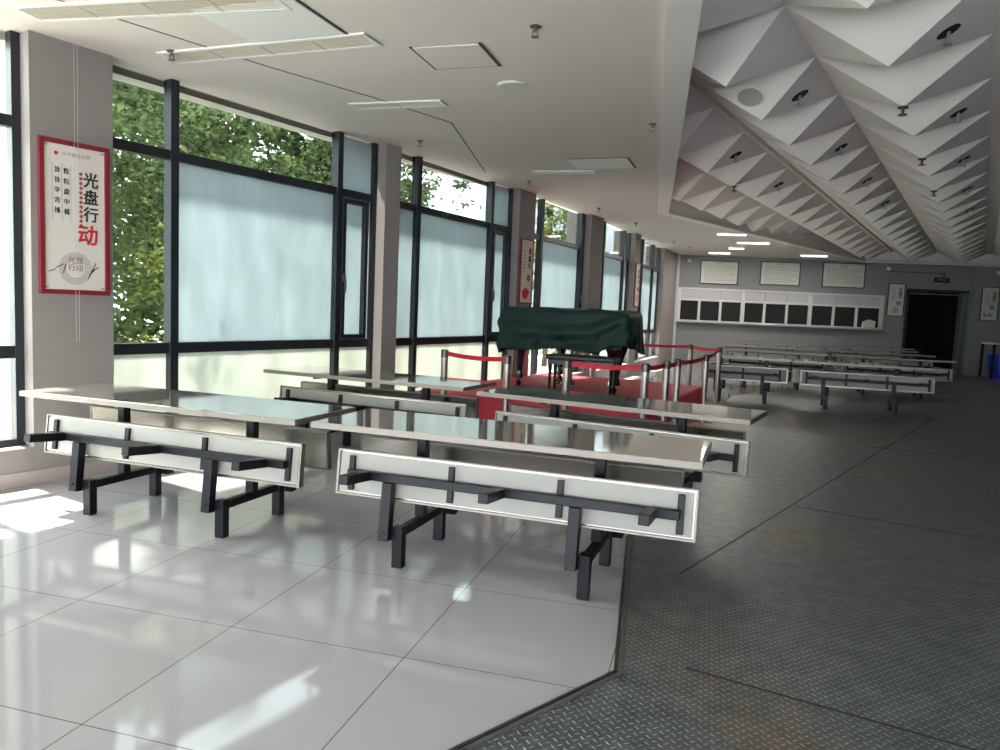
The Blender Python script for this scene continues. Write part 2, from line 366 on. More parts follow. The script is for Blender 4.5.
# thin plaster joint across the flat ceiling
mb = MB(); jp = [Vector(p) for p in ((-4.1, 3.5), (-3.36, 5.21), (-2.9, 6.11), (-2.52, 7.02), (-2.95, 9.58))]
for a, b in zip(jp, jp[1:]):
    d = (b-a).normalized(); n = Vector((d.y, -d.x)); mb.prism([a-n*.006, b-n*.006, b+n*.006, a+n*.006], H-.003, H+.004)
tag(mb.build('trim_5', M['hole']), kind='structure')
# white flat border of the coffer, and its upright sides
mb = MB()
for a, b in zip(inner, inner[1:]):
    d = (b-a).normalized(); n = Vector((-d.y, d.x)); mb.prism([a, b, b+n*.2+d*.05, a+n*.2], H-.03, H+.002)
tag(mb.build('trim_6', M['trimp']), kind='structure')
mb = MB()
for a, b in zip(inner, inner[1:]):
    d = (b-a).normalized(); n = Vector((-d.y, d.x)); mb.prism([a, b, b+n*.06, a+n*.06], H, 3.62)
tag(mb.build('wall_coffer', M['pyr']), kind='structure')
# hanging pyramids
AZ = R(17.3); HB, HC, PER, S0 = 3.487, 3.175, 1.117, 5.317
TS = .8333
def tw(t, s, z):
    t *= TS
    return (t*math.cos(AZ)+s*math.sin(AZ), -t*math.sin(AZ)+s*math.cos(AZ), z)
bm = bmesh.new()
rows = [(-9.9, -8.5), (-8.5, -7.1), (-7.1, -5.7), (-5.7, -4.3), (-4.3, -2.93), (-2.82, -1.55), (-1.55, -.14), (.06, 1.42), (1.42, 2.8), (2.8, 4.2), (4.2, 5.6), (5.6, 7), (7, 8.4), (8.4, 9.8), (9.8, 11.2), (11.2, 12.6)]
for t0, t1 in rows:
    for k in range(-10, 23):
        s0 = S0 + PER*k; s1 = s0+PER; c = bm.verts.new(tw((t0+t1)/2, (s0+s1)/2, HC))
        q = [bm.verts.new(tw(*p, HB)) for p in ((t0, s0), (t1, s0), (t1, s1), (t0, s1))]
        for a in range(4): bm.faces.new((q[a], q[(a+1) % 4], c))
for t0, t1, z in ((-.14, .06, HB),):
    s0, s1 = S0-10*PER, S0+23*PER
    bm.faces.new([bm.verts.new(tw(*p, z)) for p in ((t0, s0), (t1, s0), (t1, s1), (t0, s1))])
s0, s1 = S0-10*PER, S0+23*PER
rb = [[bm.verts.new(tw(t, s_, z)) for t, z in ((-2.935, HB), (-2.90, HB-.035), (-2.85, HB-.035), (-2.815, HB))] for s_ in (s0, s1)]
for q in range(3): bm.faces.new((rb[0][q], rb[0][q+1], rb[1][q+1], rb[1][q]))
for p, d in ((inner[0], inner[1]-inner[0]), (inner[1], inner[2]-inner[1]), (inner[2], inner[4]-inner[2])):
    n = Vector((d.y, -d.x, 0)).normalized()
    bmesh.ops.bisect_plane(bm, geom=bm.verts[:]+bm.edges[:]+bm.faces[:], plane_co=(p.x, p.y, 0), plane_no=n, clear_inner=True)
for p, n in (((11.2, 0, 0), (-1, 0, 0)), ((0, -4.2, 0), (0, 1, 0))):
    bmesh.ops.bisect_plane(bm, geom=bm.verts[:]+bm.edges[:]+bm.faces[:], plane_co=p, plane_no=n, clear_inner=True)
me = bpy.data.meshes.new('ceiling'); bm.to_mesh(me); bm.free(); me.materials.append(M['pyr'])
tag(link := bpy.data.objects.new('ceiling', me), kind='structure'); COL.objects.link(link)
tag(MB().prism([(-1.6, -4.3), (11.5, -4.3), (11.5, 27), (-1.6, 27)], 3.66, 3.8).build('ceiling', M['ceil']), kind='structure')

# back wall, turned 13 degrees
BA = R(13); BO = Vector((-.95, 22.8)); 
def bwp(u, y=0): v = rot2((u, y), BA); return (BO.x+v[0], BO.y+v[1], 0)
bw = MB()
def wbox(mb, u0, u1, y0, y1, z0, z1): mb.box(u0, u1, y0, y1, z0, z1)
for q in ((-.6, .04, 0, 3.66), (.04, 5.95, 0, 1.2), (.04, 5.95, 2.2, 3.66), (5.95, 6.64, 0, 3.66), (6.64, 8.30, 2.38, 3.66), (8.30, 8.47, 0, 3.66), (8.47, 12.8, 0, 3.66)):
    bw.box(q[0], q[1], 0 if q[0] < 8.4 else -.14, .2, q[2], q[3])
tag(bw.build('wall_back', M['backwall'], loc=(BO.x, BO.y, 0), rz=BA), kind='structure')
tag(MB().box(-.46, -.01, -.22, 0, 0, H).build('wall_back', mat('pale corner column', (.55, .58, .64), .6), loc=(BO.x, BO.y, 0), rz=BA), kind='structure')
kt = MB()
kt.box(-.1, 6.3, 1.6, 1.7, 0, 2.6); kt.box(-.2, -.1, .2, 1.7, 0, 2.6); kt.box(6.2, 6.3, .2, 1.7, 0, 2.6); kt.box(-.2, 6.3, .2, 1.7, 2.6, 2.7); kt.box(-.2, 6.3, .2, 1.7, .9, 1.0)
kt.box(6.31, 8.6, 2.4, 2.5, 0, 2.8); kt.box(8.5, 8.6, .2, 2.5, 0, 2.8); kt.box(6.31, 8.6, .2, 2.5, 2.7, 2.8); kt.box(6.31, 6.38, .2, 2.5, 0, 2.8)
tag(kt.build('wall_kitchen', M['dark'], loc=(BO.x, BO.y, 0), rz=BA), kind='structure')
# right and front walls
tag(MB().box(11.0, 11.3, -4.2, 27, 0, 4.1).build('wall_right', M['backwall']), kind='structure')
mb = MB()
mb.box(-8, 11.2, -4.3, -4.1, 0, .3); mb.box(-8, 11.2, -4.3, -4.1, 2.1, 4.1)  # unseen unglazed band left open behind the camera, sized for fill daylight
for x in (-8, -4, 0): mb.box(x, x+.25, -4.3, -4.1, 0, 4.1)
mb.box(4, 11.2, -4.3, -4.1, 0, 4.1)
tag(mb.build('wall_front', M['wall']), kind='structure')
# serving hatch row: white frames, shutters above, dark panes, sill
sh = tag(empty('window_8', (BO.x, BO.y, 0), BA), kind='structure')
us = [.06, .66, 1.28, 1.93, 2.56, 3.21, 3.88, 4.56, 5.22, 5.93]
fr = MB()
for k, u in enumerate(us):
    w = .055 if k in (0, 3, 6, 9) else .035
    fr.box(u-w, u+w, -.04, .05, 1.24, 1.88 if k not in (0, 3, 6, 9) else 2.2)
fr.box(.0, 6.0, -.035, .045, 1.84, 1.90); fr.box(.0, 6.0, -.04, .05, 2.17, 2.22); fr.box(0, 6.0, -.035, .045, 1.235, 1.275)
fr.build('window_frame', M['white'], sh, bevel=.004)
for a, b in zip(us, us[1:]):
    MB().box(a+.005, b-.005, -.012, .02, 1.9, 2.175).build('shutter', mat('shutter', (.55, .55, .58), .5, noise=.05), sh)
    MB().box(a+.03, b-.03, .005, .012, 1.27, 1.845).build('dark_pane', M['darkglass'], sh)
MB().box(-.02, 6.1, -.18, .1, 1.195, 1.235).build('sill', mat('counter steel', (.5, .5, .5), .3, .6), sh, bevel=.005)
# doorway
dr = tag(empty('door_1', bwp(0), BA), kind='structure')
j = MB(); j.box(6.60, 6.68, -.05, .2, 0, 2.42); j.box(6.60, 8.38, -.05, .2, 2.38, 2.45); j.build('door_frame', mat('dark frame', (.03, .03, .035), .4), dr, bevel=.005)
MB().box(8.20, 8.36, -.06, .22, 0, 2.38).build('door_jamb', M['jamb'], dr, bevel=.03, seg=3)
MB().box(6.69, 8.2, .0, .05, 2.30, 2.335).build('door_header_rail', mat('rail', (.35, .33, .36), .4, .5), dr)

# ------------------------------------------------------------------ table units
def RX(y, z, a): return Matrix.Translation((0, y, z)) @ Matrix.Rotation(a, 4, 'X')
TILT = R(6)
def bench(root, hl, fx, arms, bars, flip):
    """folded-up bench on the near side (flip turns it to the far side); all in the unit's own space"""
    Mz = Matrix.Rotation(math.pi, 4, 'Z') if flip else Matrix.Identity(4)
    # tilted frame: local z runs up the bench, local -y faces outwards
    T = Mz @ Matrix.Translation((0, -.325, .20)) @ Matrix.Rotation(-TILT, 4, 'X')
    ox = .055 if hl > .9 else 0
    T2 = T; T = T @ Matrix.Translation((ox, 0, 0)); seat = MB(); seat.box(-hl, hl, .065, .088, .165, .405, T)
    st = seat.build('bench_seat', M['seat'], root, bevel=.006)
    u = MB(); u.box(-hl+.012, hl-.012, .056, .064, .177, .393, T); u.build('bench_underside', M['under'], st)
    r = MB()
    for q in ((-hl-.003, hl+.003, .160, .169), (-hl-.003, hl+.003, .401, .409)): r.box(q[0], q[1], .050, .092, q[2], q[3], T)
    for x in (-hl, hl): r.box(x-.006, x+.006, .051, .091, .162, .408, T)
    r.build('bench_edging', M['rim'], st)
    T = T2
    b = MB(); b.box(bars[0], bars[-1], -.008, .040, .262, .308, T); b.build('bench_beam', M['black'], st, bevel=.004)
    for x in bars: MB().box(x-.016, x+.016, .036, .058, .19, .38, T).build('bench_bracket', M['black'], st, bevel=.003)
    for x in arms: MB().box(x-.026, x+.026, -.25, .0, .260, .310, T).build('bench_arm', M['black'], st, bevel=.004)
    for x in (-fx, fx):
        up = MB(); up.box(x-.086, x-.028, -.024, .032, -.045, .262, T); up.build('bench_upright', M['black'], st, bevel=.004)
        MB().lathe([(.008, 0), (.008, .008)], 8, T @ Matrix.Translation((x-.057, -.024, 0)) @ Matrix.Rotation(R(90), 4, 'X')).build('pivot_bolt', M['black'], st)
def unit(name, L, fx, hl, arms, bars):
    root = empty(name)
    h = L/2
    t = MB(); t.box(-h+.008, h-.008, -.317, .317, .722, .751); top = t.build('table_top', M['top'], root, bevel=.003)
    e = MB(); e.box(-h, h, -.325, -.314, .718, .749); e.box(-h, h, .314, .325, .718, .749); e.box(-h, -h+.011, -.315, .315, .718, .749); e.box(h-.011, h, -.315, .315, .718, .749)
    e.build('table_edging', M['rim'], top)
    for x in (-fx, fx):
        for y in (-.27, .27):
            MB().box(x-.030, x+.030, y-.028, y+.028, .008, .225).build('leg', M['black'], root, bevel=.004)
            MB().box(x-.028, x+.028, y-.026, y+.026, .0, .009).build('foot_cap', M['dark'], root)
        MB().box(x-.022, x+.022, -.243, .243, .165, .215).build('crossbar', M['black'], root, bevel=.004)
        MB().box(x-.028, x+.028, -.028, .028, .215, .70).build('post', M['black'], root, bevel=.004)
        MB().box(x-.02, x+.02, -.25, .25, .695, .722).build('top_bracket', M['black'], root)
    bench(root, hl, fx, arms, bars, False); bench(root, hl, fx, arms, bars, True)
    return root
long_u = unit('canteen_table', 2.08, .51, .965, (-.70, .06, .82), (-.82, -.23, .36, .95))
short_u = unit('canteen_table', 1.5, .37, .70, (-.5, .5), (-.58, 0, .58))
def place(proto, first, x, y, rz, label, group, dz=0):
    o = proto if first else copy_tree(proto)
    o.location = (x, y, dz); o.rotation_euler = (0, 0, R(rz)); tag(o, label, 'canteen table', group); return o
g1 = 'canteen tables in the foreground'; g2 = 'canteen tables in rows before the serving hatch'
place(long_u, True, -3.17, 4.03, -4.0, 'long folding-bench canteen table nearest the framed poster and window, its top reflecting blue', g1)
place(long_u, False, -1.00, 3.89, -3.8, 'long canteen table nearest the camera with its right bench end over the dark plate floor', g1)
place(long_u, False, -2.87, 6.25, -8.5, 'canteen table behind the poster-side one, standing along the window by the red stage', g1)
place(long_u, False, -.63, 5.66, -13.5, 'canteen table right in front of the red stage, its right end reaching the dark floor', g1)
zf = .006
place(short_u, True, .62, 13.35, -3, 'short canteen table front left of the far rows, beside the last barrier post', g2, zf)
place(long_u, False, 2.42, 13.2, -3, 'canteen table at the front right of the far rows, out on the plate floor', g2, zf)
place(long_u, False, 1.30, 16.35, -2, 'second canteen table back on the left side of the far rows', g2, zf)
place(long_u, False, 3.52, 16.25, -2, 'second canteen table back on the right of the far rows, right end before the doorway', g2, zf)
ords = ['third', 'fourth', 'fifth']
for k, (xa, xb, y) in enumerate(((1.4, 3.78, 18.6), (1.5, 4.0, 20.9), (1.9, 4.4, 22.9))):
    place(long_u, False, xa, y-(.55 if k == 2 else 0), -1, ords[k] + ' canteen table back on the left side of the far rows' + (', closest to the hatch' if k == 2 else ''), g2, zf)
    place(long_u, False, xb, y, -1, ords[k] + ' canteen table back on the right side of the far rows' + (', closest to the hatch' if k == 2 else ''), g2, zf)

# ------------------------------------------------------------------ stage, piano, bench
PZ = .38
stg = [(-.62, 7.9), (-.02, 11.35), (-1.1, 11.75), (-2.55, 11.75), (-2.64, 11.40), (-2.80, 10.75), (-3.34, 8.47)]
so_ = tag(MB().prism(stg, 0, PZ).build('stage', M['red'], bevel=.03, seg=3), 'low stage covered in red carpet under the draped piano', 'stage')
pr = tag(empty('grand_piano', (-1.72, 9.95, PZ), R(-6)), 'black grand piano hidden under its cover, legs and pedals showing on the red stage', 'piano')
body = [(-.76, -.42), (.76, -.42), (.76, .1), (.70, .45), (.35, .62), (.2, .85), (-.1, 1.0), (-.45, 1.0), (-.72, .8), (-.76, .4)]
MB().prism(body, .60, .96).build('piano_case', M['piano'], pr, bevel=.01)
MB().prism([(-.74, -.62), (.74, -.62), (.74, -.42), (-.74, -.42)], .60, .72).build('key_bed', M['piano'], pr, bevel=.02)
def pleg(x, y, r=.06):
    b = MB(); b.lathe([(r*.75, .10), (r*.6, .16), (r*.55, .2), (r*.9, .42), (r*1.35, .56), (r*1.35, .60)], 8, Matrix.Translation((x, y, 0)))
    l = b.build('leg', M['piano'], pr, bevel=.003)
    c = MB(); c.lathe([(.03, 0), (.035, .02), (.035, .06), (.015, .075), (.015, .11)], 10, Matrix.Translation((x, y, 0))); c.build('caster', M['piano'], l)
pleg(-.66, -.30, .075); pleg(.64, -.30, .11); pleg(-.40, .75, .075)
ly = MB(); ly.box(-.12, -.09, -.32, -.28, .10, .60); ly.box(.05, .08, -.32, -.28, .10, .60); ly.box(-.14, .10, -.36, -.24, .06, .12); ly.box(-.14, .10, -.33, -.27, .52, .56)
ly.build('pedal_lyre', M['piano'], pr, bevel=.004)
for x in (-.09, -.02, .05): MB().box(x-.01, x+.01, -.45, -.34, .085, .1).build('pedal', mat('brass', (.6, .42, .15), .3, 1), pr)
# velvet cover: a draped sheet over the case with folds and uneven hem
def cover():
    bm = bmesh.new(); n = 150; rim = []
    pts = [(-.80, -.64), (-.30, -.68), (.30, -.68), (.84, -.65), (.87, -.3), (.86, .15), (.78, .55), (.4, .72), (.22, 1.0), (-.1, 1.1), (-.5, 1.1), (-.78, .9), (-.83, .4)]
    P = [Vector((x, y, 0)) for x, y in pts]; cum = [0]
    for a, b in zip(P, P[1:]+P[:1]): cum.append(cum[-1]+(b-a).length)
    def at(t):
        t = (t % 1)*cum[-1]
        for i in range(len(P)):
            if t <= cum[i+1]: return P[i].lerp(P[(i+1) % len(P)], (t-cum[i])/(cum[i+1]-cum[i]))
    rings = []
    levels = [(0.0, .86), (.0, .96), (.03, 1.0)] + [(.06+.04*q, 1.01+.0025*q) for q in range(13)]
    for li, (dz, sc) in enumerate(levels):
        rg = []
        for k in range(n):
            p = at(k/n); a = k/n*2*math.pi
            front = max(0, min(1, (-p.y-.3)/.3)); left = 1 if p.x < -.76 else 0
            hem = 1.0 + (.10 if left else 0) + .05*math.sin(a*5+.6)
            if p.x > .5 and p.y < -.3: hem = .95-.22*(p.x-.5)/.4
            fold = .010*math.sin(a*31+dz*6) + .012*math.sin(a*13+1+dz*9)
            # swag: diagonal sweep of folds on the front face
            sag = .022*front*(1 + math.sin(24*(dz + .30*(p.x+.05)**2)))
            q = p*sc; f = (fold*dz*3.2 + sag*min(1, dz*6))
            q += Vector((p.x, p.y, 0)).normalized()*f
            z = 1.05 - dz*hem*.98 - .015*(abs(p.x) > .8) - (0 if li else -.0) + (.012*math.sin(p.x*9+p.y*4) if li < 2 else 0)
            rg.append(bm.verts.new((q.x, q.y, z)))
        rings.append(rg)
    for a, b in zip(rings, rings[1:]):
        for k in range(n): bm.faces.new((a[k], a[(k+1) % n], b[(k+1) % n], b[k]))
    # top filled with shrinking rings
    prev = rings[0]
    for s in (.7, .45, .2):
        rg = []
        for k in range(n):
            p = at(k/n)*.86*s; rg.append(bm.verts.new((p.x, p.y+.05*(1-s), 1.055+.010*math.sin(p.x*7)*math.cos(p.y*6))))
        for k in range(n): bm.faces.new((prev[k], prev[(k+1) % n], rg[(k+1) % n], rg[k]))
        prev = rg
    c = bm.verts.new((0, .05, 1.06))
    for k in range(n): bm.faces.new((prev[k], prev[(k+1) % n], c))
    bmesh.ops.recalc_face_normals(bm, faces=bm.faces)
    me = bpy.data.meshes.new('piano_cover'); bm.to_mesh(me); bm.free()
    for f in me.polygons: f.use_smooth = True
    o = bpy.data.objects.new('piano_cover', me); COL.objects.link(o); me.materials.append(M['cloth'])
    sd_ = o.modifiers.new('s', 'SOLIDIFY'); sd_.thickness = .006
    o.location = (-1.72, 9.95, PZ); o.rotation_euler = (0, 0, R(-6)); return o
tag(cover(), 'dark green velvet cover draped in folds over the grand piano', 'piano cover')
pb = tag(empty('piano_bench', (-1.42, 8.90, PZ), R(-4)), 'long black piano bench with padded seat in front of the draped piano', 'bench')
MB().box(-.42, .42, -.17, .17, .44, .50).build('seat', M['leather'], pb, bevel=.02, seg=3)
MB().box(-.40, .40, -.15, .15, .38, .442).build('seat_apron', M['piano'], pb, bevel=.004)
for x in (-.37, .37):
    for y in (-.12, .12):
        MB().lathe([(.014, 0), (.02, .25), (.026, .38)], 8, Matrix.Translation((x, y, 0))).build('leg', M['piano'], pb)

# ------------------------------------------------------------------ barrier posts with belts
def post():
    r = empty('barrier_post')
    MB().lathe([(.16, 0), (.16, .012), (.13, .025), (.03, .034)], 28).build('base', M['chrome'], r, smooth=False)
    MB().lathe([(.038, .03), (.038, .84)], 20).build('pole', M['chrome'], r, smooth=False)
    MB().lathe([(.041, .84), (.041, .915), (.034, .925)], 20).build('belt_head', mat('post head', (.12, .10, .10), .35, .6), r)
    return r
sp = [(-2.77, 7.76, 'barrier post nearest the window pillar, in front of the red stage'), (-1.96, 7.41, 'barrier post before the left end of the draped piano'),
      (-1.33, 7.35, 'barrier post in front of the piano bench, before the stage middle'), (-.57, 7.50, 'barrier post at the near right corner of the red stage'),
      (-.40, 8.12, 'barrier post just right of the near stage corner, left one of a close pair'), (-.30, 8.56, 'barrier post just right of the near stage corner, right one of a close pair'),
      (.0, 9.9, 'barrier post midway along the right side of the red stage'), (-.26, 13.0, 'barrier post behind the far right stage corner, holding the back belt'),
      (.20, 12.5, 'barrier post beside the far tables, where two red belts meet')]
pp = post()
for i, (x, y, l) in enumerate(sp):
    o = pp if i == 0 else copy_tree(pp); o.location = (x, y, 0); tag(o, l, 'barrier post', 'barrier posts around the red stage')
def belt(a, b, label, sag=.02):
    a = Vector((*a, .885)); b = Vector((*b, .885)); mb = bmesh.new(); n = 16; d = (b-a).normalized(); s = d.cross(Vector((0, 0, 1)))*.0015
    a = a + d*.0425; b = b - d*.0425; pv = None
    for k in range(n+1):
        t = k/n; p = a.lerp(b, t) - Vector((0, 0, sag*4*t*(1-t)))
        tw_ = s
        v = [mb.verts.new(p+tw_+Vector((0, 0, .024))), mb.verts.new(p-tw_+Vector((0, 0, .024))), mb.verts.new(p-tw_-Vector((0, 0, .024))), mb.verts.new(p+tw_-Vector((0, 0, .024)))]
        if pv:
            for q in range(4): mb.faces.new((pv[q], pv[(q+1) % 4], v[(q+1) % 4], v[q]))
        else: mb.faces.new(v)
        pv = v
    mb.faces.new(pv[::-1]); bmesh.ops.recalc_face_normals(mb, faces=mb.faces)
    me = bpy.data.meshes.new('barrier_belt'); mb.to_mesh(me); mb.free(); me.materials.append(M['belt'])
    o = bpy.data.objects.new('barrier_belt', me); COL.objects.link(o); tag(o, label, 'belt', 'red belts between the barrier posts')
P = [(x, y) for x, y, _ in sp]
belt(P[0], P[1], 'red belt between the window-side post and the post left of the piano')
belt(P[2], P[3], 'red belt stretched in front of the piano bench')
belt(P[3], P[4], 'short red belt from the stage corner post to the close pair of posts')
belt(P[4], P[5], 'shortest red belt, joining the close pair of posts')
belt(P[5], P[6], 'red belt from the close pair back to the post midway along the stage side')
belt(P[6], P[8], 'red belt from the mid-side post back to the post by the far tables')
belt(P[7], P[8], 'short red belt between the two farthest posts')
belt((-1.9, 13.1), P[7], 'long red belt running behind the piano toward the window')
o = copy_tree(pp); o.location = (-1.93, 13.1, 0); tag(o, 'barrier post behind the draped piano near the window wall', 'barrier post', 'barrier posts around the red stage')

# ------------------------------------------------------------------ posters and boards
def frame_on(name, p, rz, w, h, zc, fm, pm, bw_=.03, fd=.03):
    r = empty(name, (p[0], p[1], zc), rz)
    f = MB(); f.box(-w/2, w/2, -fd, 0, h/2-bw_, h/2); f.box(-w/2, w/2, -fd, 0, -h/2, -h/2+bw_); f.box(-w/2, -w/2+bw_, -fd, 0, -h/2+bw_, h/2-bw_); f.box(w/2-bw_, w/2, -fd, 0, -h/2+bw_, h/2-bw_)
    f.build('poster_frame' if 'poster' in name else 'board_frame', fm, r, bevel=.003)
    MB().box(-w/2+bw_, w/2-bw_, -.016, -.002, -h/2+bw_, h/2-bw_).build('sheet', pm, r); return r
def on(i, t, off=.0):
    a, b = F[i], F[i+1]; e = (b-a).normalized(); n = Vector((-e.y, e.x)); p = a+e*t-n*off; return (p.x, p.y), math.atan2(e.y, e.x)
p, rz = on(4, .295, .002)
w1 = frame_on('framed_poster', p, rz, .50, 1.10, 1.925, M['maroon'], M['paper'], .034)
tag(w1, 'maroon-framed cream poster with large black and red Chinese characters on the nearest pillar', 'poster')
for k, ch in enumerate('光盘行'): text(ch, .115, M['ink'], w1, .115, .285-.125*k, -.018, 'main_character', bold=.002)
c = text('动', .155, M['redink'], w1, .09, -.12, -.018, 'main_character', bold=.003); c['label'] = 'large red brush character'
for k, ch in enumerate('粒粒盘中餐'): text(ch, .045, M['ink'], w1, -.06, .33-.072*k, -.018, 'small_character')
for k, ch in enumerate('皆皆辛苦操'[:5]): text(ch, .045, M['ink'], w1, -.125, .335-.072*k, -.018, 'small_character')
for x in (-.158, -.093, -.030): MB().box(x-.001, x+.001, -.0175, -.0155, -.02, .38).build('column_rule', M['greyink'], w1)
text('中华师范大学', .034, M['pinkink'], w1, .01, .452, -.018, 'poster_heading')
MB().lathe([(.014, 0), (.014, .002)], 16, Matrix.Translation((-.13, -.0155, .452)) @ Matrix.Rotation(R(90), 4, 'X')).build('emblem', M['redink'], w1)
mb = MB()
for k in range(12): mb.lathe([(.013, 0), (.013, .002)], 10, Matrix.Translation((.042+.002*(k % 2), -.0155, .33-.034*k)) @ Matrix.Rotation(R(90), 4, 'X'))
mb.build('red_side_writing', mat('faded red', (.42, .10, .11), .6), w1)
def ringm(r0, r1, m, x, z, nm, y=-.0155):
    mb = bmesh.new(); n = 36; a = []; b = []
    for k in range(n):
        c_, s_ = math.cos(2*math.pi*k/n), math.sin(2*math.pi*k/n)
        a.append(mb.verts.new((x+r0*c_, y-.002, z+r0*s_))); b.append(mb.verts.new((x+r1*c_, y-.002, z+r1*s_)))
    for k in range(n): mb.faces.new((a[k], a[(k+1) % n], b[(k+1) % n], b[k]))
    me = bpy.data.meshes.new(nm); mb.to_mesh(me); mb.free(); me.materials.append(m); o = bpy.data.objects.new(nm, me); COL.objects.link(o); return o
ringm(.075, .12, mat('pale grey print', (.55, .52, .50), .6), .0, -.36, 'plate_print').parent = w1
ringm(.070, .074, M['greyink'], .0, -.36, 'plate_ring').parent = w1
text('光盘\n行动', .055, mat('plum ink', (.30, .12, .16), .6), w1, .0, -.33, -.018, 'seal_characters')
mb = MB()
for x0, z0, x1, z1 in ((-.09, -.40, -.07, -.33), (-.14, -.36, -.085, -.33), (-.19, -.39, -.14, -.37), (.09, -.43, .15, -.31), (.12, -.37, .17, -.34), (.10, -.40, .14, -.36)):
    d = Vector((x1-x0, 0, z1-z0)); L_ = d.length; an = math.atan2(d.z, d.x)
    mb.box(0, L_, -.001, .001, -.003, .003, Matrix.Translation((x0, -.0175, z0)) @ Matrix.Rotation(-an, 4, 'Y'))
mb.build('chopstick_print', M['ink'], w1)
for x in (-.2, .2):
    for z in (-.5, .5): MB().box(x-.012, x+.012, -.0175, -.0155, z-.006, z+.006).build('corner_mark', M['greyink'], w1)
# hanging cords in front of the poster
cd = MB(); cd.tube([(-.012, -.04, 1.24), (-.012, -.04, -.9)], .0012, 6); cd.tube([(.012, -.04, 1.24), (.012, -.04, -.9)], .0012, 6)
cdo = cd.build('nylon_line', mat('clear line', (.6, .58, .56), .4), loc=(p[0], p[1], 1.925), rz=rz); tag(cdo, 'thin pale cords hanging down the pillar over the nearest poster', 'cord')
def mini_poster(i, t, zc, label, fm, pm, w=.42, h=.98, name='framed_poster', pos=None, rzz=None, extra=True, variant=0):
    p, rz = on(i, t, .002) if pos is None else (pos, rzz)
    r = frame_on(name, p, rz, w, h, zc, fm, pm, .02); tag(r, label, 'poster')
    for k, ch in enumerate('光盘行'): text(ch, .10*w/.42, M['ink'], r, .10*w/.42, .30-.11*k, -.018, 'main_character', bold=.002)
    text('动', .12*w/.42, M['ink'], r, .07, -.10, -.018, 'main_character', bold=.002)
    for k, x in enumerate((-.1, -.05)):
        mb = MB()
        for q in range(7): mb.box(x-.012, x+.012, -.0175, -.0155, .28-.05*q, .31-.05*q)
        mb.build('small_writing', M['greyink'], r)
    if variant == 0: ringm(.07, .09, M['redink'], 0, -.30, 'plate_print').parent = r; ringm(.0, .05, mat('print', (.40, .33, .30), .6), 0, -.30, 'dish_print').parent = r
    elif variant == 1:
        mb = MB()
        for q in range(6): mb.box(-.14+.05*q, -.11+.05*q, -.0175, -.0155, -.36, -.27-.03*((q*7) % 3))
        mb.build('figures_print', M['ink'], r)
    else: MB().prism([(-.12, 0), (.0, .06), (.13, .0), (.06, -.1), (-.08, -.12)], -.0165, -.0155, Matrix.Translation((0, 0, -.30)) @ Matrix.Rotation(R(90), 4, 'X') @ Matrix.Translation((0, 0, .033))).build('red_print', M['redink'], r)
    return r
mini_poster(8, .27, 1.97, 'narrow poster on the window pillar directly left of and above the draped piano', M['maroon'], M['paper'], variant=2)
mini_poster(12, .30, 2.04, 'narrow poster on the far window pillar above the right end of the piano', M['maroon'], M['paper'], w=.40, variant=0)
def bpt(u): v = bwp(u); return (v[0], v[1])
mini_poster(0, 0, 2.11, 'white poster on the grey back wall between serving hatch and doorway', M['frame'], M['paperw'], w=.48, h=.95, pos=bpt(6.32), rzz=BA, variant=0)
v = bwp(8.90, -.141); mini_poster(0, 0, 2.10, 'white poster on the back wall right of the doorway, above the blue tub', M['frame'], M['paperw'], w=.50, h=.97, pos=(v[0], v[1]), rzz=BA, variant=1)
for k, (u0, u1, z0, z1, nm) in enumerate(((.63, 1.73, 2.35, 3.03, 'left'), (2.37, 3.52, 2.39, 3.07, 'middle'), (4.16, 5.38, 2.40, 3.11, 'right'))):
    r = frame_on('notice_board', bpt((u0+u1)/2), BA, u1-u0, z1-z0, (z0+z1)/2, M['frame'], M['paperw'], .022, .035)
    tag(r, nm + ' of the three white notice boards of small print above the serving hatch', 'notice board', 'notice boards above the hatch')
    w = u1-u0; text('管理制度', .055, M['greyink'], r, 0, .265, -.018, 'board_heading')
    mb = MB(); rr = random.Random(k)
    for q in range(9):
        z = .19-.052*q; x = -w/2+.12; end = w/2-.10 if q % 3 else rr.uniform(.1, w/2-.12)
        while x < end:
            l = rr.uniform(.04, .16); mb.box(x, min(x+l, end), -.0172, -.0158, z-.007, z+.007); x += l+.018
    mb.build('small_print', M['greyink'], r)

# ------------------------------------------------------------------ ceiling fittings
def vent(x0, x1, y0, y1, rz, label, n=4):
    cx, cy = (x0+x1)/2, (y0+y1)/2; w, d = x1-x0, y1-y0
    r = tag(empty('ceiling_vent', (cx, cy, H), R(rz)), label, 'ceiling vent', 'long slotted vents in the flat ceiling')
    b = .035; f = MB(); f.box(-w/2, w/2, -d/2, -d/2+b, -.014, .0); f.box(-w/2, w/2, d/2-b, d/2, -.014, 0); f.box(-w/2, -w/2+b, -d/2+b, d/2-b, -.014, 0); f.box(w/2-b, w/2, -d/2+b, d/2-b, -.014, 0)
    f.build('vent_frame', M['white'], r, bevel=.003)
    MB().box(-w/2+b, w/2-b, -d/2+b, d/2-b, -.003, -.0005).build('vent_backing', M['hole'], r)
    s = MB(); ns = max(3, int((d-2*b)/.022))
    for k in range(ns):
        y = -d/2+b+(k+.5)*(d-2*b)/ns; s.box(-w/2+b, w/2-b, y-.005, y+.003, -.012, -.004)
    s.build('vent_slats', M['slat'], r)
    for k in range(1, n): x = -w/2+k*w/n; MB().box(x-.012, x+.012, -d/2+b, d/2-b, -.0125, -.003).build('vent_divider', M['slat'], r)
vent(-4.36, -2.55, 3.90, 4.16, 3, 'slotted vent at the top left edge, above the nearest poster pillar')
vent(-4.02, -2.28, 4.70, 4.95, -4.5, 'slotted vent beside the plain white ceiling hatch')
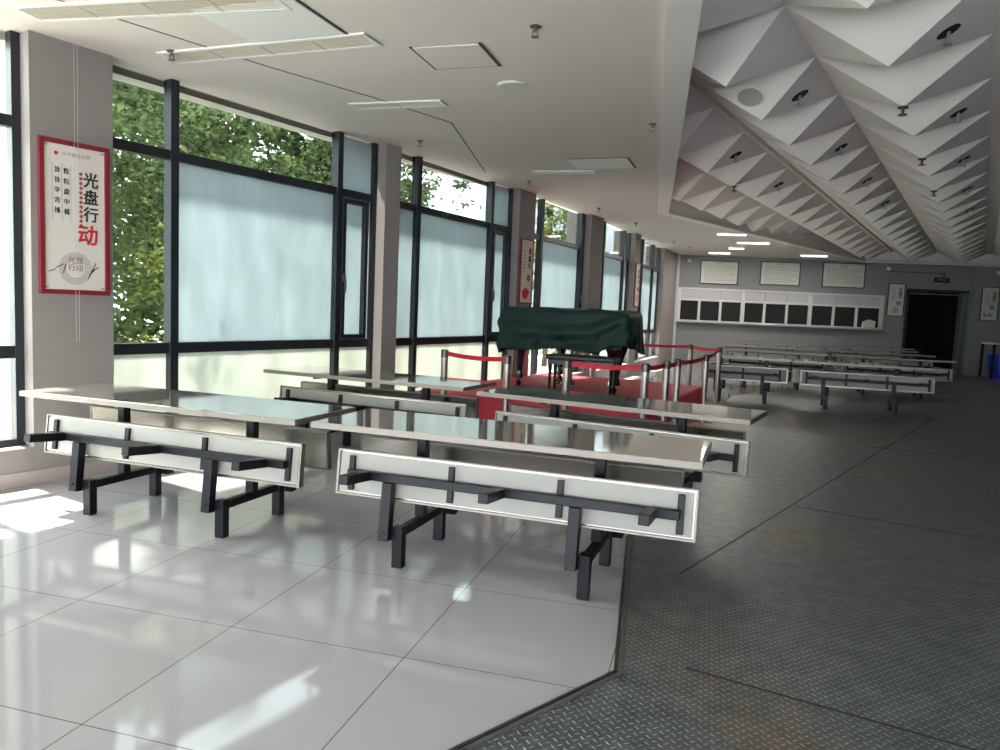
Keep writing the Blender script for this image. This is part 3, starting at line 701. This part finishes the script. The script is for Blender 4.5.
vent(-3.22, -2.34, 6.22, 6.42, -1, 'shorter slotted vent in front of the second window pillar', 2)
vent(-2.3, -1.5, 9.50, 9.68, 1, 'distant slotted vent left of the small square ceiling hatch', 2)
def hatch(x0, x1, y0, y1, rz, label, gap=(1, 1, 1, 1), bright=False):
    cx, cy = (x0+x1)/2, (y0+y1)/2; w, d = x1-x0, y1-y0
    r = tag(empty('access_hatch', (cx, cy, H-.002), R(rz)), label, 'ceiling hatch', 'square access hatches in the flat ceiling')
    MB().box(-w/2, w/2, -d/2, d/2, -.008, -.001).build('hatch_panel', M['white'] if bright else M['ceil'], r)
    g = MB(); q = .02
    if gap[0]: g.box(-w/2-q, -w/2, -d/2-q, d/2+q, -.004, 0)
    if gap[1]: g.box(w/2, w/2+q, -d/2-q, d/2+q, -.004, 0)
    if gap[2]: g.box(-w/2, w/2, -d/2-q, -d/2, -.004, 0)
    if gap[3]: g.box(-w/2, w/2, d/2, d/2+q, -.004, 0)
    g.build('hatch_gap', M['hole'], r)
hatch(-3.18, -2.45, 4.06, 4.66, -4, 'large plain white hatch between the two near vents', (0, 1, 1, 0), True)
hatch(-2.08, -1.60, 4.95, 5.40, -1, 'grey ceiling hatch with dark open gaps near the round speaker', (1, 1, 0, 1))
hatch(-1.70, -1.00, 8.78, 9.36, -3, 'bright distant hatch beside the white beam', (0, 1, 1, 0), True)
sk = tag(empty('ceiling_speaker', (-1.62, 5.89, H)), 'white round speaker flush in the flat ceiling', 'speaker')
MB().lathe([(.12, 0), (.12, -.008), (.105, -.012)], 32).build('bezel', M['white'], sk); MB().lathe([(.10, -.012), (.10, -.015)], 32).build('grille', mat('grille', (.60, .58, .55), .6, bump=.5, bscale=400), sk)
spd = [(-3.89, 4.77, 'sprinkler head touching the near corner of the long slotted vent'), (-1.16, 4.71, 'sprinkler head nearest the camera on the flat ceiling'), (-3.13, 7.73, 'sprinkler head by the second window pillar'),
       (-.62, 7.24, 'sprinkler head next to the white beam'), (-2.52, 10.27, 'sprinkler head above the left end of the piano'), (-1.93, 12.95, 'sprinkler head above the middle of the piano by the windows'),
       (-1.5, 15.07, 'sprinkler head over the far windows, first of three in line'), (-.93, 18.65, 'sprinkler head over the far windows, middle of three in line'), (-.59, 20.21, 'sprinkler head over the far windows, last of three in line')]
def sprinkler():
    r = empty('sprinkler_head')
    MB().lathe([(.032, 0), (.032, -.006), (.018, -.012)], 18).build('escutcheon', mat('dark rose', (.12, .10, .09), .4, .5), r)
    b = MB(); b.lathe([(.008, -.01), (.008, -.03)], 8); b.box(-.016, -.012, -.003, .003, -.055, -.02); b.box(.012, .016, -.003, .003, -.055, -.02); b.box(-.016, .016, -.003, .003, -.024, -.02)
    b.build('sprinkler_body', mat('dull metal', (.2, .17, .14), .35, .8), r)
    MB().lathe([(.022, -.055), (.022, -.058)], 14).build('deflector', mat('dull plate', (.2, .17, .14), .35, .8), r)
    return r
sp0 = sprinkler()
for i, (x, y, l) in enumerate(spd):
    o = sp0 if i == 0 else copy_tree(sp0); o.location = (x, y, H); o.scale = (1.15, 1.15, 1.15); tag(o, l, 'sprinkler', 'sprinklers on the flat ceiling')
# sprinklers standing out of round holes in the pyramids, their shade painted as near-black discs
def pyr_at(t0, t1, k, face, a=.5, b=.45):
    s0 = S0+PER*k; c = Vector(tw((t0+t1)/2, s0+PER/2, HC))
    q = {'right': ((t1, s0), (t1, s0+PER)), 'near': ((t0, s0), (t1, s0))}[face]
    p0, p1 = Vector(tw(*q[0], HB)), Vector(tw(*q[1], HB)); n = (p1-p0).cross(c-p0).normalized()
    if n.z > 0: n = -n
    return p0.lerp(p1, a).lerp(c, b), n
ci = 0
row_names = {(-4.3, -2.93): 'left row of pyramids beside the beam', (-2.82, -1.55): 'middle row of pyramids', (-1.55, -.14): 'right row of pyramids'}
rank = ['nearest', 'second', 'third', 'fourth', 'fifth']
for rw, ks in (((-2.82, -1.55), (1, 3, 5, 7)), ((-1.55, -.14), (0, 2, 4, 6, 8)), ((-4.3, -2.93), (3, 5))):
    for q, k in enumerate(ks):
        p, n = pyr_at(*rw, k, 'right', .5, .42)
        r = tag(empty('recessed_sprinkler', p), rank[q] + ' recessed sprinkler in the ' + row_names[rw], 'sprinkler', 'recessed sprinklers in the pyramid ceiling'); qd = n.to_track_quat('Z', 'Y').to_matrix().to_4x4()
        MB().lathe([(.075, -.002), (.075, .003)], 24, qd).build('hole_shade', M['dark'], r)
        b = MB(); b.lathe([(.012, 0), (.012, -.08)], 8); b.lathe([(.03, -.08), (.03, -.086)], 12); b.build('sprinkler_body', mat('bright metal', (.5, .46, .42), .3, .8), r)
for t_, k, l in ((-.845, 1, 'near'), (-.845, 3, 'middle'), (-.845, 5, 'far'), (-3.6, 4, 'left')):
    p = Vector(tw(t_, S0+PER*(k+.5), HC)); r = empty('hanging_sprinkler', p); tag(r, {'near': 'sprinkler hanging from a pyramid tip, nearest one in the right row', 'middle': 'sprinkler hanging from a pyramid tip, second one in the right row', 'far': 'sprinkler hanging from a pyramid tip, farthest one in the right row', 'left': 'sprinkler hanging from a pyramid tip in the left row beside the beam'}[l], 'sprinkler', 'sprinklers hanging from pyramid tips')
    b = MB(); b.lathe([(.012, .03), (.012, -.06)], 8); b.lathe([(.035, -.06), (.035, -.068)], 12); b.build('sprinkler_body', mat('bronze', (.13, .10, .08), .4, .7), r)
    MB().lathe([(.04, .0), (.04, -.01)], 14).build('escutcheon', M['hole'], r)
p, n = pyr_at(-2.82, -1.55, 1, 'near', .42, .52)
r = tag(empty('pyramid_speaker', p), 'cream round speaker set in the near face of a ceiling pyramid', 'speaker'); qd = n.to_track_quat('Z', 'Y').to_matrix().to_4x4()
MB().lathe([(.125, -.003), (.125, .010), (.112, .015)], 36, qd).build('bezel', M['trimp'], r); MB().lathe([(.104, .010), (.104, .017)], 36, qd).build('grille', mat('cream grille', (.45, .43, .35), .6, bump=.5, bscale=400), r)
# tube lights on the far flat ceiling
for x, y, l, lab in ((.35, 16.6, .62, 'nearest lit tube light, just beyond the beam end'), (.87, 18.4, .75, 'second lit tube light from the beam, offset to the right'), (.55, 19.95, .4, 'faint short tube light above the far left boards'), (.16, 21.5, .6, 'lit tube light above the left notice board'), (2.6, 21.75, .7, 'lit tube light above the gap between middle and right notice boards')):
    r = tag(empty('tube_light', (x, y, H), R(3)), lab, 'ceiling light', 'tube lights on the far ceiling')
    MB().box(-l/2, l/2, -.05, .05, -.03, 0).build('fitting', M['white'], r, bevel=.004)
    la = bpy.data.lights.new('tube_glow', 'AREA'); la.shape = 'RECTANGLE'; la.size = l; la.size_y = .04; la.energy = 10; la.color = (1, .95, .86)
    lo = bpy.data.objects.new('tube_glow', la); COL.objects.link(lo); lo.parent = r; lo.location = (0, 0, -.066)
    MB().lathe([(.016, -l/2+.02), (.016, l/2-.02)], 12, Matrix.Translation((0, 0, -.046)) @ Matrix.Rotation(R(90), 4, 'Y')).build('tube', M['tube'], r)
# things on the back wall
ex = tag(empty('exit_sign', bwp(7.55, -.06), BA), 'small dark exit sign hung above the black doorway', 'sign')
MB().box(-.21, .21, -.02, .02, 2.66, 2.80).build('sign_plate', M['exitg'], ex, bevel=.006)
text('安全出口', .075, mat('sign green', (.25, .5, .4), .5), ex, 0, 2.735, -.022); MB().box(-.006, .006, -.006, .006, 2.79, 2.92).build('sign_rod', M['dark'], ex)
cn = MB(); cn.box(6.1, 7.64, -.03, -.012, 2.915, 2.935); cn.box(7.62, 7.64, -.03, -.012, 2.83, 2.93)
tag(cn.build('conduit', mat('dark conduit', (.05, .06, .055), .5), loc=(BO.x, BO.y, 0), rz=BA), 'thin dark conduit along the back wall to the exit sign', 'pipe')
for u, l, yy in ((.28, 'small white dome camera in the far left corner of the ceiling', 0), (6.02, 'small white dome camera above the poster by the serving hatch', 0), (9.05, 'small white dome camera above the poster right of the doorway', -.14)):
    r = tag(empty('dome_camera', bwp(u, yy-.06), BA), l, 'camera', 'dome cameras high on the back wall')
    MB().lathe([(.07, 3.03), (.07, 3.0), (.055, 2.97), (.02, 2.94)], 20).build('camera_dome', M['white'], r, smooth=True); MB().box(-.03, .03, -.02, .07, 3.0, 3.05).build('camera_mount', M['white'], r)
bag = tag(MB().prism([(0, 0), (.33, .02), (.36, .22), (.18, .27), (.02, .2)], 0, .16, Matrix.Rotation(R(90), 4, 'X')).build('paper_bag', M['paperw'], bevel=.02, loc=bwp(5.38, -.02), rz=BA), 'crumpled white bag on the serving hatch sill, at its right end', 'bag')
bag.location.z = 1.235
# side table and blue tubs by the right of the doorway
st = tag(empty('side_table', (8.35, 24.22, .006), BA), 'white-topped side table by the blue tub at the far right', 'table')
MB().box(-.75, .9, -.3, .3, .95, 1.0).build('table_top', M['white'], st, bevel=.005)
for x in (-.72, .85):
    for y in (-.27, .27): MB().box(x-.025, x+.025, y-.025, y+.025, 0, .95).build('leg', M['dark'], st)
bt = tag(empty('storage_tub', (8.0, 24.12, .006)), 'blue plastic tub standing under the white side table at the far right', 'tub')
MB().lathe([(.24, 0), (.28, .3), (.30, .56), (.32, .56), (.32, .60), (.29, .62)], 28).build('tub_body', M['blue'], bt, smooth=False)
MB().lathe([(.33, .60), (.33, .63), (.25, .67), (.05, .68)], 28).build('lid', M['blue'], bt)

# ------------------------------------------------------------------ outside
tag(MB().prism([(-40, -20), (-5.6, -20)] + [tuple(outw[i] + Vector((0, 0))) for i in range(0, 16)] + [(-1.2, 60), (-40, 60)], -.25, -.05).build('ground', M['ground']), kind='structure')
tag(MB().prism([(-7.5, 24), (-1.6, 24), (-1.6, 34), (-7.5, 34)], -.1, 10).build('neighbouring_building', M['bldg']), 'pale plastered building wall seen through the upper panes beyond the trees', 'building')
def tree(x, y, h, rad, z0, n, m, label, seed, leaf=.10):
    rr = random.Random(seed); r = empty('tree', (x, y, -.05)); tag(r, label, 'tree', 'trees outside the windows')
    b = MB(); b.tube([(0, 0, 0), (.05, .03, h*.35), (-.04, .05, h*.7)], .07, 8)
    for k in range(6):
        a = rr.uniform(0, 6.28); zz = h*rr.uniform(.3, .6); b.tube([(0, 0, zz), (math.cos(a)*rad*.4, math.sin(a)*rad*.4, zz+rad*.4), (math.cos(a)*rad*.75, math.sin(a)*rad*.75, zz+rad*.7)], .025, 6)
    b.build('trunk', M['bark'], r)
    vs, fs = [], []
    cl = [(Vector((rr.gauss(0, rad*.5), rr.gauss(0, rad*.5), rr.uniform(z0, h))), rr.uniform(.25, .5)*rad*.6) for _ in range(int(n/55))]
    for _ in range(n):
        c_, cr_ = cl[rr.randrange(len(cl))]
        p = c_ + Vector((rr.gauss(0, 1), rr.gauss(0, 1), rr.gauss(0, .7)))*cr_*.6
        if p.x + x > outx(p.y + y) - .45: continue
        d1 = Vector((rr.gauss(0, 1), rr.gauss(0, 1), rr.gauss(-.3, .6))).normalized(); d2 = d1.cross(Vector((rr.gauss(0, 1), rr.gauss(0, 1), 1))).normalized()
        L_ = leaf*rr.uniform(.6, 1.3); k = len(vs)
        vs += [p, p+d1*L_*.5+d2*L_*.24, p+d1*L_, p+d1*L_*.5-d2*L_*.24]; fs.append((k, k+1, k+2, k+3))
    me = bpy.data.meshes.new('foliage'); me.from_pydata([tuple(v) for v in vs], [], fs); me.materials.append(m)
    o = bpy.data.objects.new('foliage', me); COL.objects.link(o); o.parent = r
def outx(y):
    for i in range(15):
        if F[i].y <= y <= F[i+1].y: return F[i].x + (F[i+1].x-F[i].x)*(y-F[i].y)/(F[i+1].y-F[i].y)
    return -5.5 if y < 0 else -1
for a in ((-8.3, 7.4, 5.2, 1.3, .3, 12000, 'leaf', 'bushy green tree filling the left part of the nearest window', 1, .13),
          (-8.9, 11.4, 5.8, 1.4, .3, 12000, 'leaf', 'green tree filling the upper right panes of the nearest window', 2, .13),
          (-6.7, 8.9, 2.6, .8, .2, 4500, 'leafy', 'yellow-green bush low outside the narrow left light of the nearest window', 3, .10),
          (-8.2, 16.2, 6.2, 1.5, .3, 11000, 'leaf', 'tree seen through the second window beside the pale building', 4, .14),
          (-13.6, 10.6, 9.0, 2.2, .2, 20000, 'leaf', 'tall dark green tree far back behind the nearest window trees', 5, .30),
          (-13.2, 16.6, 9.5, 2.2, .2, 20000, 'leaf', 'tall dark green tree farthest back beyond the nearest window', 8, .30),
          (-4.0, 18.8, 5.2, .75, .3, 6000, 'leafy', 'yellow-green young tree at the left edge of the third window', 6, .12),
          (-11.0, 19.8, 9.0, 2.0, .2, 16000, 'leaf', 'tall tree beyond the right end of the nearest window', 9, .30),
          (-8.7, 21.2, 8.0, 1.2, .2, 9000, 'leaf', 'narrow tall tree against the corner of the pale building', 10, .18),
          (-10.0, 2.8, 6.0, 1.5, .3, 6000, 'leaf', 'tree outside to the left, behind the nearest poster pillar', 7, .14)):
    tree(a[0], a[1], a[2], a[3], a[4], a[5], M[a[6]], a[7], a[8], a[9])
